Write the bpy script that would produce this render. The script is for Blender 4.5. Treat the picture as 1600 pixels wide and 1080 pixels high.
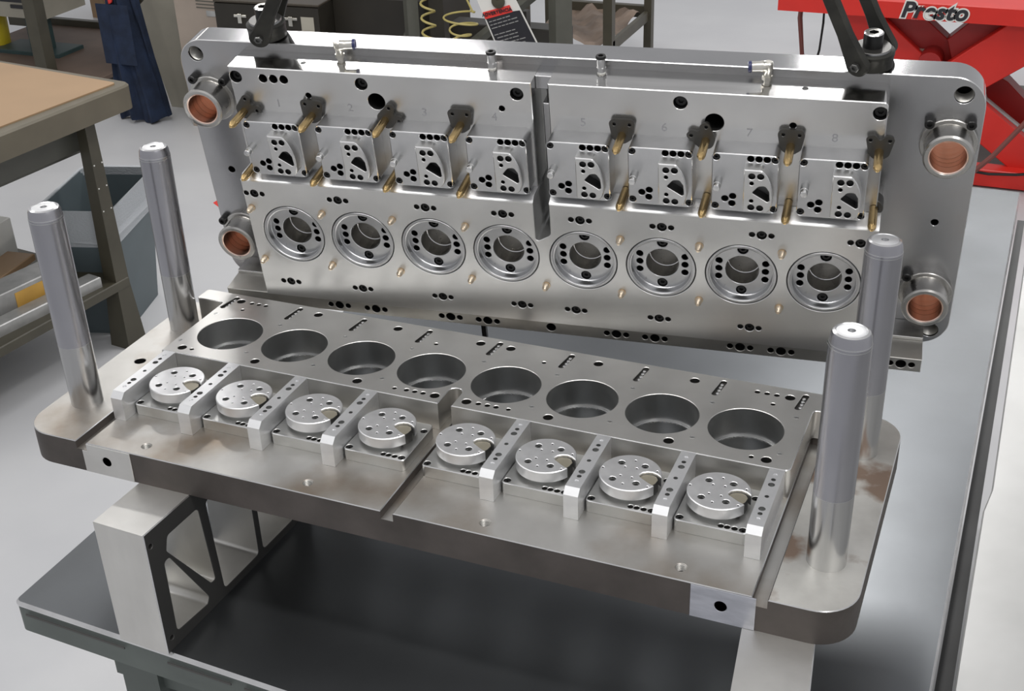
import bpy, bmesh, math, random
from math import sin, cos, pi, radians
from mathutils import Vector, Matrix
from mathutils.geometry import delaunay_2d_cdt

random.seed(7)
for o in list(bpy.data.objects):
    bpy.data.objects.remove(o)
scene = bpy.context.scene
COL = scene.collection

# ------------------------------------------------------------------ camera
cam_d = bpy.data.cameras.new('camera'); cam = bpy.data.objects.new('camera', cam_d); COL.objects.link(cam)
R0 = Vector((0.9243, 0.3803, -0.0318)); R1 = Vector((0.1597, -0.4611, -0.8729)); R2 = Vector((-0.3466, 0.8017, -0.4869))
CAM = Vector((1.1264, -1.1369, 0.8930))
m = Matrix((R0, -R1, -R2)).transposed().to_4x4()
m.translation = CAM
cam.matrix_world = m
cam_d.sensor_width = 36.0; cam_d.lens = 1983.7 / 1600 * 36; cam_d.clip_start = .05; cam_d.clip_end = 60
scene.camera = cam

# ------------------------------------------------------------------ light
world = bpy.data.worlds.new('world'); scene.world = world; world.use_nodes = True
bg = world.node_tree.nodes['Background']
bg.inputs[0].default_value = (0.88, 0.88, 0.90, 1); bg.inputs[1].default_value = 0.52

def area(name, loc, sx, sy, power, col=(1, 1, 1), rz=0):
    d = bpy.data.lights.new(name, 'AREA'); d.shape = 'RECTANGLE'; d.size = sx; d.size_y = sy
    d.energy = power; d.color = col
    o = bpy.data.objects.new(name, d); COL.objects.link(o); o.location = loc; o.rotation_euler = (0, 0, rz)
    return o
area('ceiling_lamp', (-0.97, 2.12, 1.9), 1.0, .19, 22, (1, .985, .97), radians(-7))
area('ceiling_lamp', (0.69, 2.93, 1.9), .26, 1.0, 20, (1, .985, .97))
area('ceiling_lamp', (-3.4, 3.2, 1.9), .3, 1.4, 9, (1, .95, .88))
area('ceiling_lamp', (1.1, 5.6, 1.9), 1.4, .35, 30, (1, .985, .97))
area('ceiling_lamp', (-1.9, 0.1, 1.9), .3, 1.4, 12, (1, .985, .97))
area('ceiling_lamp', (1.9, -.6, 1.9), .3, 1.4, 16, (1, .985, .97))
area('ceiling_lamp', (0.25, -.45, 1.9), 1.9, .16, 22, (1, .985, .97))  # unseen lamp, added for the highlight along the upper bore plate's shoulder
scene.view_settings.view_transform = 'Standard'; scene.view_settings.look = 'None'
scene.view_settings.gamma = 1; scene.view_settings.use_curve_mapping = False
scene.view_settings.exposure = 0.2

# ------------------------------------------------------------------ constants
ZF = -1.09          # shop floor
TB = -0.236         # table top
UT = Matrix(((0.9934, 0.0190, 0.1134, 0.0435), (0.1150, -0.1645, -0.9797, 0.3569),
             (0.0001, 0.9862, -0.1656, 0.1100), (0, 0, 0, 1)))

# ------------------------------------------------------------------ materials
def nt(name):
    mt = bpy.data.materials.new(name); mt.use_nodes = True
    return mt, mt.node_tree.nodes, mt.node_tree.links, mt.node_tree.nodes['Principled BSDF']
def metal(name, c1, c2, rough=.35, metallic=1.0, scale=12, stretch=(1, 1, 1), bump=.02, bscale=90, rv=.12, spots=None):
    mt, n, l, p = nt(name)
    tc = n.new('ShaderNodeTexCoord'); mp = n.new('ShaderNodeMapping'); mp.inputs['Scale'].default_value = stretch
    l.new(tc.outputs['Object'], mp.inputs[0])
    nz = n.new('ShaderNodeTexNoise'); nz.inputs['Scale'].default_value = scale; nz.inputs['Detail'].default_value = 6
    l.new(mp.outputs[0], nz.inputs['Vector'])
    cr = n.new('ShaderNodeValToRGB'); cr.color_ramp.elements[0].position = .32; cr.color_ramp.elements[1].position = .68
    cr.color_ramp.elements[0].color = (*c1, 1); cr.color_ramp.elements[1].color = (*c2, 1)
    l.new(nz.outputs[0], cr.inputs[0])
    colout = cr.outputs[0]
    if spots:
        sc, sz, lo, hi = spots
        n2 = n.new('ShaderNodeTexNoise'); n2.inputs['Scale'].default_value = sz; n2.inputs['Detail'].default_value = 8
        l.new(tc.outputs['Object'], n2.inputs['Vector'])
        mr = n.new('ShaderNodeMapRange'); mr.inputs[1].default_value = lo; mr.inputs[2].default_value = hi
        l.new(n2.outputs[0], mr.inputs[0])
        mx = n.new('ShaderNodeMixRGB'); mx.inputs[2].default_value = (*sc, 1)
        l.new(mr.outputs[0], mx.inputs[0]); l.new(colout, mx.inputs[1]); colout = mx.outputs[0]
    l.new(colout, p.inputs['Base Color'])
    p.inputs['Metallic'].default_value = metallic
    mr2 = n.new('ShaderNodeMapRange'); mr2.inputs[3].default_value = rough - rv / 2; mr2.inputs[4].default_value = rough + rv / 2
    n3 = n.new('ShaderNodeTexNoise'); n3.inputs['Scale'].default_value = scale * .6; n3.inputs['Detail'].default_value = 4
    l.new(mp.outputs[0], n3.inputs['Vector']); l.new(n3.outputs[0], mr2.inputs[0]); l.new(mr2.outputs[0], p.inputs['Roughness'])
    if bump:
        n4 = n.new('ShaderNodeTexNoise'); n4.inputs['Scale'].default_value = bscale; n4.inputs['Detail'].default_value = 3
        l.new(mp.outputs[0], n4.inputs['Vector'])
        b = n.new('ShaderNodeBump'); b.inputs['Strength'].default_value = bump; b.inputs['Distance'].default_value = .01
        l.new(n4.outputs[0], b.inputs['Height']); l.new(b.outputs[0], p.inputs['Normal'])
    return mt
def plain(name, c, rough=.5, metallic=0.0, scale=8, var=.12, bump=0, spec=.5):
    c1 = tuple(max(0, x * (1 - var)) for x in c); c2 = tuple(min(1, x * (1 + var)) for x in c)
    mt = metal(name, c1, c2, rough, metallic, scale, bump=bump, rv=.06)
    mt.node_tree.nodes['Principled BSDF'].inputs['Specular IOR Level'].default_value = spec
    return mt

M = {}
M['shoe'] = metal('machined_shoe_steel', (.50, .49, .465), (.65, .64, .615), .42, scale=9, spots=((.34, .28, .22), 7, .47, .72), bump=.008)
M['shoe_worn'] = metal('stained_shoe_steel', (.50, .49, .46), (.74, .73, .69), .48, scale=11, metallic=.9, spots=((.30, .22, .17), 9, .54, .62), bump=.02)
M['shoe_edge'] = metal('scaled_shoe_edge', (.075, .066, .060), (.115, .10, .092), .55, metallic=.5, scale=14, bump=.04)
M['milled'] = metal('milled_flat_steel', (.42, .43, .47), (.56, .57, .62), .32, scale=30, stretch=(1, 1, 4), bump=.02)
M['plate'] = metal('ground_plate_steel', (.62, .61, .585), (.70, .69, .665), .40, scale=14, bump=.004)
M['bore'] = metal('dark_bore_steel', (.42, .425, .42), (.52, .525, .52), .36, scale=20, bump=.01)
M['alu'] = metal('bright_milled_steel', (.74, .745, .755), (.84, .845, .85), .46, scale=25, stretch=(1, 1, 3), bump=.004)
M['disc'] = metal('bright_disc_steel', (.78, .78, .785), (.86, .86, .865), .42, scale=60, bump=.002)
M['station'] = metal('station_block_steel', (.50, .50, .485), (.60, .60, .585), .38, scale=16, bump=.004)
M['upper'] = metal('upper_shoe_steel', (.40, .40, .405), (.49, .49, .495), .26, scale=10, bump=.006, spots=((.36, .33, .31), 5, .55, .8))
M['upper_edge'] = metal('polished_shoe_edge', (.42, .42, .425), (.47, .47, .475), .11, scale=10, bump=.0, rv=.04)
M['cavity_edge'] = metal('polished_plate_edge', (.50, .495, .485), (.58, .575, .565), .14, scale=10, stretch=(1, 8, 8), bump=.003, rv=.06)
M['cavity'] = metal('cavity_plate_steel', (.56, .555, .545), (.68, .675, .665), .26, scale=8, stretch=(1, 1, 1), bump=.004, rv=.08)
M['boreplate'] = metal('bore_plate_steel', (.62, .62, .615), (.76, .76, .75), .34, scale=7, bump=.008, bscale=60)
M['ring'] = metal('ring_insert_steel', (.46, .465, .475), (.56, .565, .575), .36, scale=30, bump=.01)
M['rail'] = metal('rail_steel', (.42, .41, .385), (.52, .51, .48), .45, scale=20, bump=.006)
M['black'] = plain('black_oxide', (.022, .022, .022), .38, .5, var=.3)
M['blackforge'] = metal('black_forged_steel', (.02, .02, .018), (.042, .041, .035), .45, metallic=.6, scale=25, bump=.05)
M['chrome'] = metal('bright_steel_and_edge_glint', (.6, .6, .6), (.75, .75, .75), .25, scale=20, bump=0)  # bright pins and lips; on chamfers, an edge highlight put into the colour
M['brass'] = metal('brass', (.62, .44, .20), (.74, .56, .30), .26, scale=30, bump=.01)
M['bronze'] = metal('copper_bronze', (.92, .66, .54), (.97, .76, .66), .30, scale=30, stretch=(1, 1, 6), bump=.01)
M['pin'] = metal('drab_steel_pin', (.55, .55, .54), (.70, .70, .69), .3, scale=30, bump=.01)
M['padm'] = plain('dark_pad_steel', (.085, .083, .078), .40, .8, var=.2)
M['post'] = metal('chromed_post', (.36, .36, .39), (.46, .46, .485), .27, scale=14, stretch=(1, 1, .3), bump=0)
M['postlow'] = metal('polished_post', (.42, .42, .42), (.50, .50, .50), .20, scale=40, stretch=(1, 1, .05), bump=0)
M['insert'] = plain('olive_insert', (.30, .275, .215), .42, .6, var=.08)
M['tabletop'] = metal('oiled_table_steel', (.125, .132, .138), (.175, .185, .195), .34, scale=3, bump=.006, bscale=40, rv=.22, metallic=.95)
M['tabletop2'] = metal('galvanised_table', (.46, .46, .45), (.55, .55, .54), .42, scale=5, bump=.01, bscale=50, rv=.2)
M['tablepaint'] = plain('grey_green_table_paint', (.10, .118, .108), .5, var=.15)
M['worn'] = metal('worn_table_edge', (.5, .5, .49), (.62, .62, .6), .35, scale=30, bump=.02)
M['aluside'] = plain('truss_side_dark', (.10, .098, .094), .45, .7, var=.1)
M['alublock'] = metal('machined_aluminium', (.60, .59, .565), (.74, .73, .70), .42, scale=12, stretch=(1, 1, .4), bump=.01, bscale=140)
M['floor'] = metal('painted_concrete', (.54, .545, .56), (.585, .59, .60), .34, metallic=0, scale=3, bump=.002, bscale=15, rv=.1)
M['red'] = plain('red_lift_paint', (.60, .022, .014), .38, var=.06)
M['redshade'] = plain('shaded_red_lift_paint', (.30, .012, .01), .4, var=.08)  # the lift's red with shade put into the colour
M['white'] = plain('white_paint', (.72, .71, .67), .5, var=.04)
M['cream'] = plain('cream_board', (.40, .375, .31), .6, var=.06)
M['tan'] = plain('tan_hardboard', (.33, .215, .12), .55, scale=3, var=.07)
M['olive'] = plain('olive_bench_paint', (.062, .056, .038), .45, var=.15)
M['olivegrey'] = plain('grey_bench_paint', (.085, .085, .070), .45, var=.12)
M['binm'] = plain('grey_bin_plastic', (.09, .115, .125), .5, var=.06)
M['navy'] = plain('navy_cloth', (.012, .022, .05), .9, scale=14, var=.35, bump=.1)
M['brown'] = plain('brown_sheet', (.20, .15, .115), .6, scale=5, var=.35)
M['darkbox'] = plain('dark_olive_box', (.021, .018, .013), .42, var=.15)
M['cardboard'] = plain('pale_carton', (.36, .30, .25), .7, scale=4, var=.12)
M['yellow'] = plain('yellow_plastic', (.72, .58, .03), .4, var=.05)
M['hosey'] = plain('yellow_hose', (.42, .35, .12), .4, var=.1)
M['hoser'] = plain('brown_hose', (.17, .055, .045), .5, var=.1)
M['bluep'] = plain('blue_plastic', (.05, .22, .52), .4, var=.05)
M['orange'] = plain('orange_label', (.62, .36, .08), .6, var=.12)
M['redtape'] = plain('red_tape', (.75, .05, .04), .5, var=.06)
M['grey'] = plain('grey_scrap', (.42, .42, .41), .4, .5, scale=20, var=.15)
M['teal'] = plain('dark_teal', (.03, .06, .06), .5)
M['etch'] = plain('etched_mark', (.36, .36, .37), .6, .8)
M['stain'] = plain('black_print', (.02, .02, .025), .5)
def liner_mat():
    mt, n, l, p = nt('bin_liner_film')
    p.inputs['Base Color'].default_value = (.62, .65, .68, 1); p.inputs['Roughness'].default_value = .35
    p.inputs['Alpha'].default_value = .62
    nz = n.new('ShaderNodeTexNoise'); nz.inputs['Scale'].default_value = 30
    b = n.new('ShaderNodeBump'); b.inputs['Strength'].default_value = .3; b.inputs['Distance'].default_value = .01
    l.new(nz.outputs[0], b.inputs['Height']); l.new(b.outputs[0], p.inputs['Normal'])
    return mt
M['liner'] = liner_mat()

# ------------------------------------------------------------------ mesh helpers
def circ(x, y, r, n=24, a0=0.0):
    return [(x + r * cos(a0 + 2 * pi * i / n), y + r * sin(a0 + 2 * pi * i / n)) for i in range(n)]
def rrect(x0, y0, x1, y1, r, n=6):
    """rounded rectangle, ccw; r a number or 4 radii (bl, br, tr, tl)"""
    rs = r if isinstance(r, (tuple, list)) else (r,) * 4
    out = []
    for (cx, cy, a), q in zip(((x0, y0, pi), (x1, y0, 1.5 * pi), (x1, y1, 0), (x0, y1, .5 * pi)), rs):
        sx = 1 if cx == x0 else -1; sy = 1 if cy == y0 else -1
        if q <= 1e-6: out.append((cx, cy)); continue
        for i in range(n + 1):
            t = a + .5 * pi * i / n
            out.append((cx + sx * q + q * cos(t), cy + sy * q + q * sin(t)))
    return out
def slotloop(x0, y0, x1, y1, r, n=8):
    a = math.atan2(y1 - y0, x1 - x0); out = []
    for i in range(n + 1):
        t = a - pi / 2 + pi * i / n; out.append((x1 + r * cos(t), y1 + r * sin(t)))
    for i in range(n + 1):
        t = a + pi / 2 + pi * i / n; out.append((x0 + r * cos(t), y0 + r * sin(t)))
    return out
def roundpoly(pts, r, n=5):
    out = []; N = len(pts)
    for i in range(N):
        p = Vector(pts[i][:2]); a = (Vector(pts[i - 1][:2]) - p).normalized(); b = (Vector(pts[(i + 1) % N][:2]) - p).normalized()
        rr = pts[i][2] if len(pts[i]) > 2 else r
        if rr <= 0: out.append(tuple(p)); continue
        ang = a.angle(b); d = rr / math.tan(ang / 2)
        d = min(d, .48 * (Vector(pts[i - 1][:2]) - p).length, .48 * (Vector(pts[(i + 1) % N][:2]) - p).length)
        rr = d * math.tan(ang / 2)
        c = p + (a + b).normalized() * (rr / sin(ang / 2))
        s = p + a * d - c; e = p + b * d - c
        a0 = math.atan2(s.y, s.x); a1 = math.atan2(e.y, e.x); da = (a1 - a0 + pi) % (2 * pi) - pi
        for k in range(n + 1):
            t = a0 + da * k / n; out.append((c.x + rr * cos(t), c.y + rr * sin(t)))
    return out
def offset(loop, c):
    """move a ccw loop inwards by c (negative: outwards)"""
    out = []; N = len(loop)
    for i in range(N):
        p0 = Vector(loop[i - 1]); p = Vector(loop[i]); p1 = Vector(loop[(i + 1) % N])
        a = (p - p0); b = (p1 - p)
        if a.length < 1e-9 or b.length < 1e-9: out.append(tuple(p)); continue
        a.normalize(); b.normalize()
        na = Vector((-a.y, a.x)); nb = Vector((-b.y, b.x)); s = na + nb
        if s.length < 1e-6: out.append(tuple(p + na * c)); continue
        k = c / max(.35, s.normalized().dot(na)); q = p + s.normalized() * k
        out.append((q.x, q.y))
    return out
def inside(pt, loop):
    x, y = pt; r = False; j = len(loop) - 1
    for i in range(len(loop)):
        xi, yi = loop[i]; xj, yj = loop[j]
        if (yi > y) != (yj > y) and x < (xj - xi) * (y - yi) / (yj - yi) + xi: r = not r
        j = i
    return r
def fill(outline, holes):
    vs = [Vector(p) for p in outline]; fs = [list(range(len(outline)))]; k = len(outline)
    for h in holes:
        vs += [Vector(p) for p in h]; fs.append(list(range(k, k + len(h)))); k += len(h)
    ed = [(f[i], f[(i + 1) % len(f)]) for f in fs for i in range(len(f))]
    V, E_, F_, *_ = delaunay_2d_cdt(vs, ed, [], 0, 1e-7)
    bbs = [(min(p[0] for p in h), max(p[0] for p in h), min(p[1] for p in h), max(p[1] for p in h)) for h in holes]
    out = []
    for f in F_:
        c = (sum(V[i].x for i in f) / 3, sum(V[i].y for i in f) / 3)
        if not inside(c, outline): continue
        bad = False
        for h, bb in zip(holes, bbs):
            if bb[0] < c[0] < bb[1] and bb[2] < c[1] < bb[3] and inside(c, h): bad = True; break
        if not bad: out.append(tuple(f))
    return [(v.x, v.y) for v in V], out

class MB:
    def __init__(s): s.v = []; s.f = []; s.m = []; s.X = Matrix.Identity(4)
    def add(s, vs, fs, mat=0):
        k = len(s.v)
        s.v += [tuple(s.X @ Vector(p)) for p in vs]
        for f in fs: s.f.append(tuple(i + k for i in f)); s.m.append(mat)
        return s
    def strip(s, la, lb, mat, flip=False):
        n = len(la)
        fs = [((i, (i + 1) % n, n + (i + 1) % n, n + i) if not flip else (n + i, n + (i + 1) % n, (i + 1) % n, i)) for i in range(n)]
        s.add(list(la) + list(lb), fs, mat)
    def prism(s, outline, z0, z1, c=.0008, holes=(), mat=0, side=None, bottom=True, hc=.0006, cm=None):
        """holes: (loop, depth or None, wall material)"""
        side = mat if side is None else side
        top = offset(outline, c) if c else outline
        ht = [offset(h[0], -hc) for h in holes]
        V, T = fill(top, ht); s.add([(x, y, z1) for x, y in V], T, mat)
        if c: s.strip([(x, y, z1 - c) for x, y in outline], [(x, y, z1) for x, y in top], side if cm is None else cm)
        s.strip([(x, y, z0) for x, y in outline], [(x, y, z1 - c) for x, y in outline], side)
        through = []
        for h, tl in zip(holes, ht):
            lp, d, wm = h; wm = mat if wm is None else wm
            s.strip([(x, y, z1 - hc) for x, y in lp], [(x, y, z1) for x, y in tl], mat, True)
            zb = z0 if d is None else z1 - d
            s.strip([(x, y, zb) for x, y in lp], [(x, y, z1 - hc) for x, y in lp], wm, True)
            if d is None: through.append(lp)
            else:
                V, T = fill(lp, []); s.add([(x, y, zb) for x, y in V], T, wm)
        if bottom:
            V, T = fill(outline, through); s.add([(x, y, z0) for x, y in V], [t[::-1] for t in T], side)
        return s
    def lathe(s, prof, n=32, mat=0, cap0=True, cap1=True):
        """prof (r,z[,mat]) from bottom to top outside"""
        vs = []; fs = []
        for p in prof:
            vs += [(p[0] * cos(2 * pi * i / n), p[0] * sin(2 * pi * i / n), p[1]) for i in range(n)]
        k = len(s.v); s.v += [tuple(s.X @ Vector(p)) for p in vs]
        for j in range(len(prof) - 1):
            mm = prof[j + 1][2] if len(prof[j + 1]) > 2 else mat
            for i in range(n):
                s.f.append((k + j * n + i, k + j * n + (i + 1) % n, k + (j + 1) * n + (i + 1) % n, k + (j + 1) * n + i)); s.m.append(mm)
        if cap0: s.f.append(tuple(k + i for i in range(n))[::-1]); s.m.append(prof[0][2] if len(prof[0]) > 2 else mat)
        if cap1: s.f.append(tuple(k + (len(prof) - 1) * n + i for i in range(n))); s.m.append(prof[-1][2] if len(prof[-1]) > 2 else mat)
        return s
    def box(s, x0, x1, y0, y1, z0, z1, c=.001, mat=0):
        return s.prism([(x0, y0), (x1, y0), (x1, y1), (x0, y1)], z0, z1, c if min(x1 - x0, y1 - y0) > 3 * c else 0, mat=mat)
    def tube(s, pts, r, n=8, mat=0):
        pts = [Vector(p) for p in pts]; rings = []; up = Vector((0, 0, 1))
        for i, p in enumerate(pts):
            t = (pts[min(i + 1, len(pts) - 1)] - pts[max(i - 1, 0)]).normalized()
            a = t.cross(up); a = a if a.length > 1e-3 else t.cross(Vector((1, 0, 0))); a.normalize(); b = t.cross(a).normalized()
            rr = r[i] if isinstance(r, (list, tuple)) else r
            rings.append([p + a * rr * cos(2 * pi * k / n) + b * rr * sin(2 * pi * k / n) for k in range(n)])
        vs = [q for g in rings for q in g]; fs = []
        for j in range(len(rings) - 1):
            for i in range(n): fs.append((j * n + (i + 1) % n, j * n + i, (j + 1) * n + i, (j + 1) * n + (i + 1) % n))
        fs.append(tuple(range(n))); fs.append(tuple((len(rings) - 1) * n + i for i in range(n))[::-1])
        s.add(vs, fs, mat); return s
    def mesh(s, name, mats, ang=35):
        me = bpy.data.meshes.new(name); me.from_pydata(s.v, [], s.f); me.validate(clean_customdata=False)
        for q in (mats if isinstance(mats, (list, tuple)) else [mats]): me.materials.append(M[q])
        if len(me.polygons) == len(s.m): me.polygons.foreach_set('material_index', s.m)
        bm = bmesh.new(); bm.from_mesh(me); bmesh.ops.remove_doubles(bm, verts=bm.verts, dist=1e-6)
        bmesh.ops.recalc_face_normals(bm, faces=bm.faces); bm.to_mesh(me); bm.free()
        me.polygons.foreach_set('use_smooth', [True] * len(me.polygons)); me.set_sharp_from_angle(angle=radians(ang))
        me.update(); return me
    def build(s, name, mats, parent=None, loc=None, rot=None):
        return link(name, s.mesh(name, mats), parent, loc, rot)
def link(name, me, parent=None, loc=None, rot=None):
    o = bpy.data.objects.new(name, me); COL.objects.link(o)
    if parent: o.parent = parent
    if loc is not None: o.location = loc
    if rot is not None: o.rotation_euler = rot
    return o
def copy_tree(o, parent=None):
    c = o.copy(); COL.objects.link(c)
    if parent: c.parent = parent
    for ch in list(o.children): copy_tree(ch, c)
    return c
def thing(name, label, cat, loc=(0, 0, 0), rz=0, group=None, mat=None):
    o = bpy.data.objects.new(name, None); COL.objects.link(o); o.empty_display_size = .05
    if mat is not None: o.matrix_world = mat
    else: o.location = loc; o.rotation_euler = (0, 0, rz)
    return tag(o, label, cat, group)
def tag(o, label, cat, group=None):
    o['label'] = label; o['category'] = cat
    if group: o['group'] = group
    return o
def boxo(name, mat, parent, x0, x1, y0, y1, z0, z1, c=.002):
    return MB().box(x0, x1, y0, y1, z0, z1, c).build(name, mat, parent)

def screw_mesh(r, h=.003):
    """black socket-head screw, top at z=0, hex recess"""
    b = MB(); hexr = r * .48
    b.prism(circ(0, 0, r * .93, 20), -h - .001, 0, .0005, [(circ(0, 0, hexr, 6), h * .9, 0)], hc=.0001)
    return b.mesh('screw', 'black')
SCREW = {}
def screw(parent, x, y, z, r, name='screw'):
    k = round(r, 4)
    if k not in SCREW: SCREW[k] = screw_mesh(r)
    return link(name, SCREW[k], parent, (x, y, z))

# ================================================================== SETTING
f = MB().box(-9, 7, -4, 10, ZF - .05, ZF, 0).build('floor', 'floor'); f['kind'] = 'structure'

# ================================================================== TABLES
t = thing('steel_table', 'long grey green steel table with dark oiled top carrying both die halves', 'table', (0.5, .7, ZF))
INV = Matrix.Translation((-.5, -.7, -ZF))
b = MB(); b.X = INV
out = [(-.052, -.1655, .012), (1.129, -.215, .006), (1.140, 1.757, .01), (-.03, 1.757, .01)]
ol = roundpoly(out, .01)
b.prism(ol, TB - .006, TB, .0035, mat=0, side=1)
b.build('table_top', ['tabletop', 'chrome'], t)
b = MB(); b.X = INV
b.prism(offset(ol, .0015), TB - .05, TB - .0062, .001)
b.build('table_skirt', 'tablepaint', t)
for nm, (x0, x1, y0, y1) in dict(a=(.10, .16, -.15, -.09), b=(1.03, 1.09, -.15, -.09), c=(.03, .09, 1.6, 1.66), d=(1.03, 1.09, 1.6, 1.66)).items():
    b = MB(); b.X = INV; b.box(x0, x1, y0, y1, ZF, TB - .05, .003); b.build('leg', 'tablepaint', t)
MB_ = MB(); MB_.X = INV; MB_.prism([(1.131, -.205), (1.153, -.205), (1.1575, 1.70), (1.1425, 1.70)], TB - .10, TB - .045, 0); MB_.build('gap_shade_strip', 'black', t)  # black strip added under the gap to give the shade between the tables
b = MB(); b.X = INV; b.box(.08, 1.10, -.14, -.12, TB - .11, TB - .05, .002); b.build('front_rail', 'tablepaint', t)
b = MB(); b.X = INV; b.box(.02, .14, -.10, 1.60, TB - .50, TB - .46, .002); b.build('side_rail', 'tablepaint', t)
b = MB(); b.X = INV @ Matrix.Translation((.035, -.13, TB - .05))
b.add([(0, 0, 0), (.045, 0, 0), (.02, .0, -.045), (0, .05, 0), (.045, .05, 0), (.02, .05, -.045), (.012, .0, -.045), (.012, .05, -.045)],
      [(0, 6, 2, 1), (3, 4, 5, 7), (0, 3, 7, 6), (6, 7, 5, 2), (2, 5, 4, 1)])
b.build('hook_bracket', 'black', t)
# pressed slots under the lip
for x0 in (-.03, .21, .33, .6):
    b = MB(); b.X = INV @ Matrix.Translation((x0, -.1672 - (x0 + .052) * .0417, TB - .016)) @ Matrix.Rotation(-.0417, 4, 'Z')
    b.box(0, .17 if x0 < .2 else .1, -.0006, .0008, -.0015, .0015, 0); b.build('lip_slot', 'aluside', t)

t2 = thing('side_table', 'pale galvanised steel table alongside the right of the long table', 'table', (1.7, .5, ZF))
INV2 = Matrix.Translation((-1.7, -.5, -ZF))
b = MB(); b.X = INV2; b.prism(roundpoly([(1.150, -.6), (2.3, -.6), (2.3, 1.74), (1.168, 1.74), (1.166, .55), (1.158, .49)], .004), TB - .012, TB, .002)
b.build('table_top', 'tabletop2', t2)
b = MB(); b.X = INV2; b.prism([(1.162, -.59), (2.28, -.59), (2.28, 1.7), (1.174, 1.7), (1.172, .55)], TB - .14, TB - .0125, 0); b.build('table_skirt', 'padm', t2)  # skirt coloured dark to put shade into the gap beside it
for x in (1.2, 2.2):
    for y in (-.5, 1.6):
        b = MB(); b.X = INV2; b.box(x, x + .05, y, y + .05, ZF, TB - .03, .002); b.build('leg', 'tablepaint', t2)

# ================================================================== PARALLEL BLOCKS
def truss_block(name, label, loc, rz, full):
    """y runs along the block, side profile in (y,z)"""
    root = thing(name, label, 'riser block', loc, rz, 'aluminium truss risers under the lower die')
    H = .191; L = .48; W = .0778
    b = MB(); b.X = Matrix(((0, 0, 1, 0), (1, 0, 0, 0), (0, 1, 0, 0), (0, 0, 0, 1)))   # (py,pz,depth)->(x=depth,y=py,z=pz)
    Z = lambda z: z + .236
    wins = [[(.0335, Z(-.092)), (.1015, Z(-.195), .004), (.1105, Z(-.195), .004), (.1015, Z(-.0725)), (.040, Z(-.0725))],
            [(.0245, Z(-.215)), (.0875, Z(-.220)), (.0925, Z(-.211)), (.036, Z(-.104)), (.026, Z(-.104))]]
    a = [roundpoly([(p[0], p[1]) for p in wins[0]], .006), roundpoly([(p[0], p[1]) for p in wins[1]], .006)]
    a.append(roundpoly([(.1255, Z(-.2225)), (.2055, Z(-.2225)), (.2055, Z(-.0725)), (.1180, Z(-.0725))], .007))
    a.append(roundpoly([(.2170, Z(-.2225)), (.3, Z(-.2225)), (.2165, Z(-.085))], .007))
    a.append(roundpoly([(.228, Z(-.0725)), (.318, Z(-.21)), (.318, Z(-.0725))], .007))
    a.append(roundpoly([(.334, Z(-.2225)), (.45, Z(-.2225)), (.45, Z(-.0725)), (.334, Z(-.0725))], .007))
    def ccw(l):
        A = sum(l[i - 1][0] * l[i][1] - l[i][0] * l[i - 1][1] for i in range(len(l))); return l if A > 0 else l[::-1]
    hs = [(ccw(w), None, 1) for w in a]
    hs += [(circ(.009, Z(-.067), .0036, 14), .02, 0), (circ(.0125, Z(-.2165), .0036, 14), .02, 0)]
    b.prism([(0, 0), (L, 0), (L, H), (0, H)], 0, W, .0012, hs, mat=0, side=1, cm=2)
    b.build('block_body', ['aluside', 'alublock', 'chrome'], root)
    return root
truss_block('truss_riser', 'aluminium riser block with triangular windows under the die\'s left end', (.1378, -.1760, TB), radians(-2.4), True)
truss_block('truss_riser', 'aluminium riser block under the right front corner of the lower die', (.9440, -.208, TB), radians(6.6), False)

# ================================================================== LOWER DIE
LD = thing('lower_die', 'lower half of the stamping die with eight bores and round inserts on four posts', 'die', (0, 0, 0))
BX = [.1259 + .1058 * i + (.0025 if i > 3 else 0) for i in range(8)]
YB = .1685; D = .2271; ZT = .0402
R = .045; gd = .0115
borel = [circ(x, YB, .0432, 48) for x in BX]
b = MB()
b.prism(rrect(-.043, -.0874, 1.044, .3145, R, 10), -.045, -gd, 0, [(l, None, 2) for l in borel] , mat=0, side=1, hc=0)
tap = lambda x, y, r=.0068, d=.03: (circ(x, y, r, 20), d, 2)
def pad(outl, holes): b.prism(outl, -gd, 0, .0007, [(h[0], gd + .0 if h[1] else None, h[2]) for h in holes], mat=0, side=1, bottom=False)
# left pad
b.prism(rrect(-.043, -.0874, .0500, .3145, (R, 0, 0, R), 10), -gd, 0, .0010, cm=5, holes= [(circ(.0006, .1157, .0082, 20), .011, 3)], mat=0, side=1, bottom=False)
b.prism(rrect(.0668, -.0874, .4955, .3145, 0), -gd, 0, .0010, cm=5, holes=
        [(l, None, 2) for l in borel[:4]] + [(circ(.1466, -.066, .0066, 20), .011, 3), (circ(.3855, -.066, .0066, 20), .011, 3)], mat=0, side=1, bottom=False)
b.prism(rrect(.5120, -.0874, .9385, .3145, 0), -gd, 0, .0010, cm=5, holes=
        [(l, None, 2) for l in borel[4:]] + [(circ(.6215, -.066, .0066, 20), .011, 3), (circ(.8550, -.066, .0066, 20), .011, 3)], mat=0, side=1, bottom=False)
b.prism([(.9550, -.0874), *rrect(.9551, -.0874, 1.044, .3145, (0, R, R, 0), 10)[1:-1], (.9385, .3145), (.9385, .240), (.9420, .2385), (.9475, .2385), (.953, .236), (.9550, .230)],
        -gd, 0, .0010, [], cm=5, mat=4, side=1, bottom=False)
b.build('die_shoe', ['shoe', 'shoe_edge', 'bore', 'black', 'shoe_worn', 'chrome'], LD)
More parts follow.
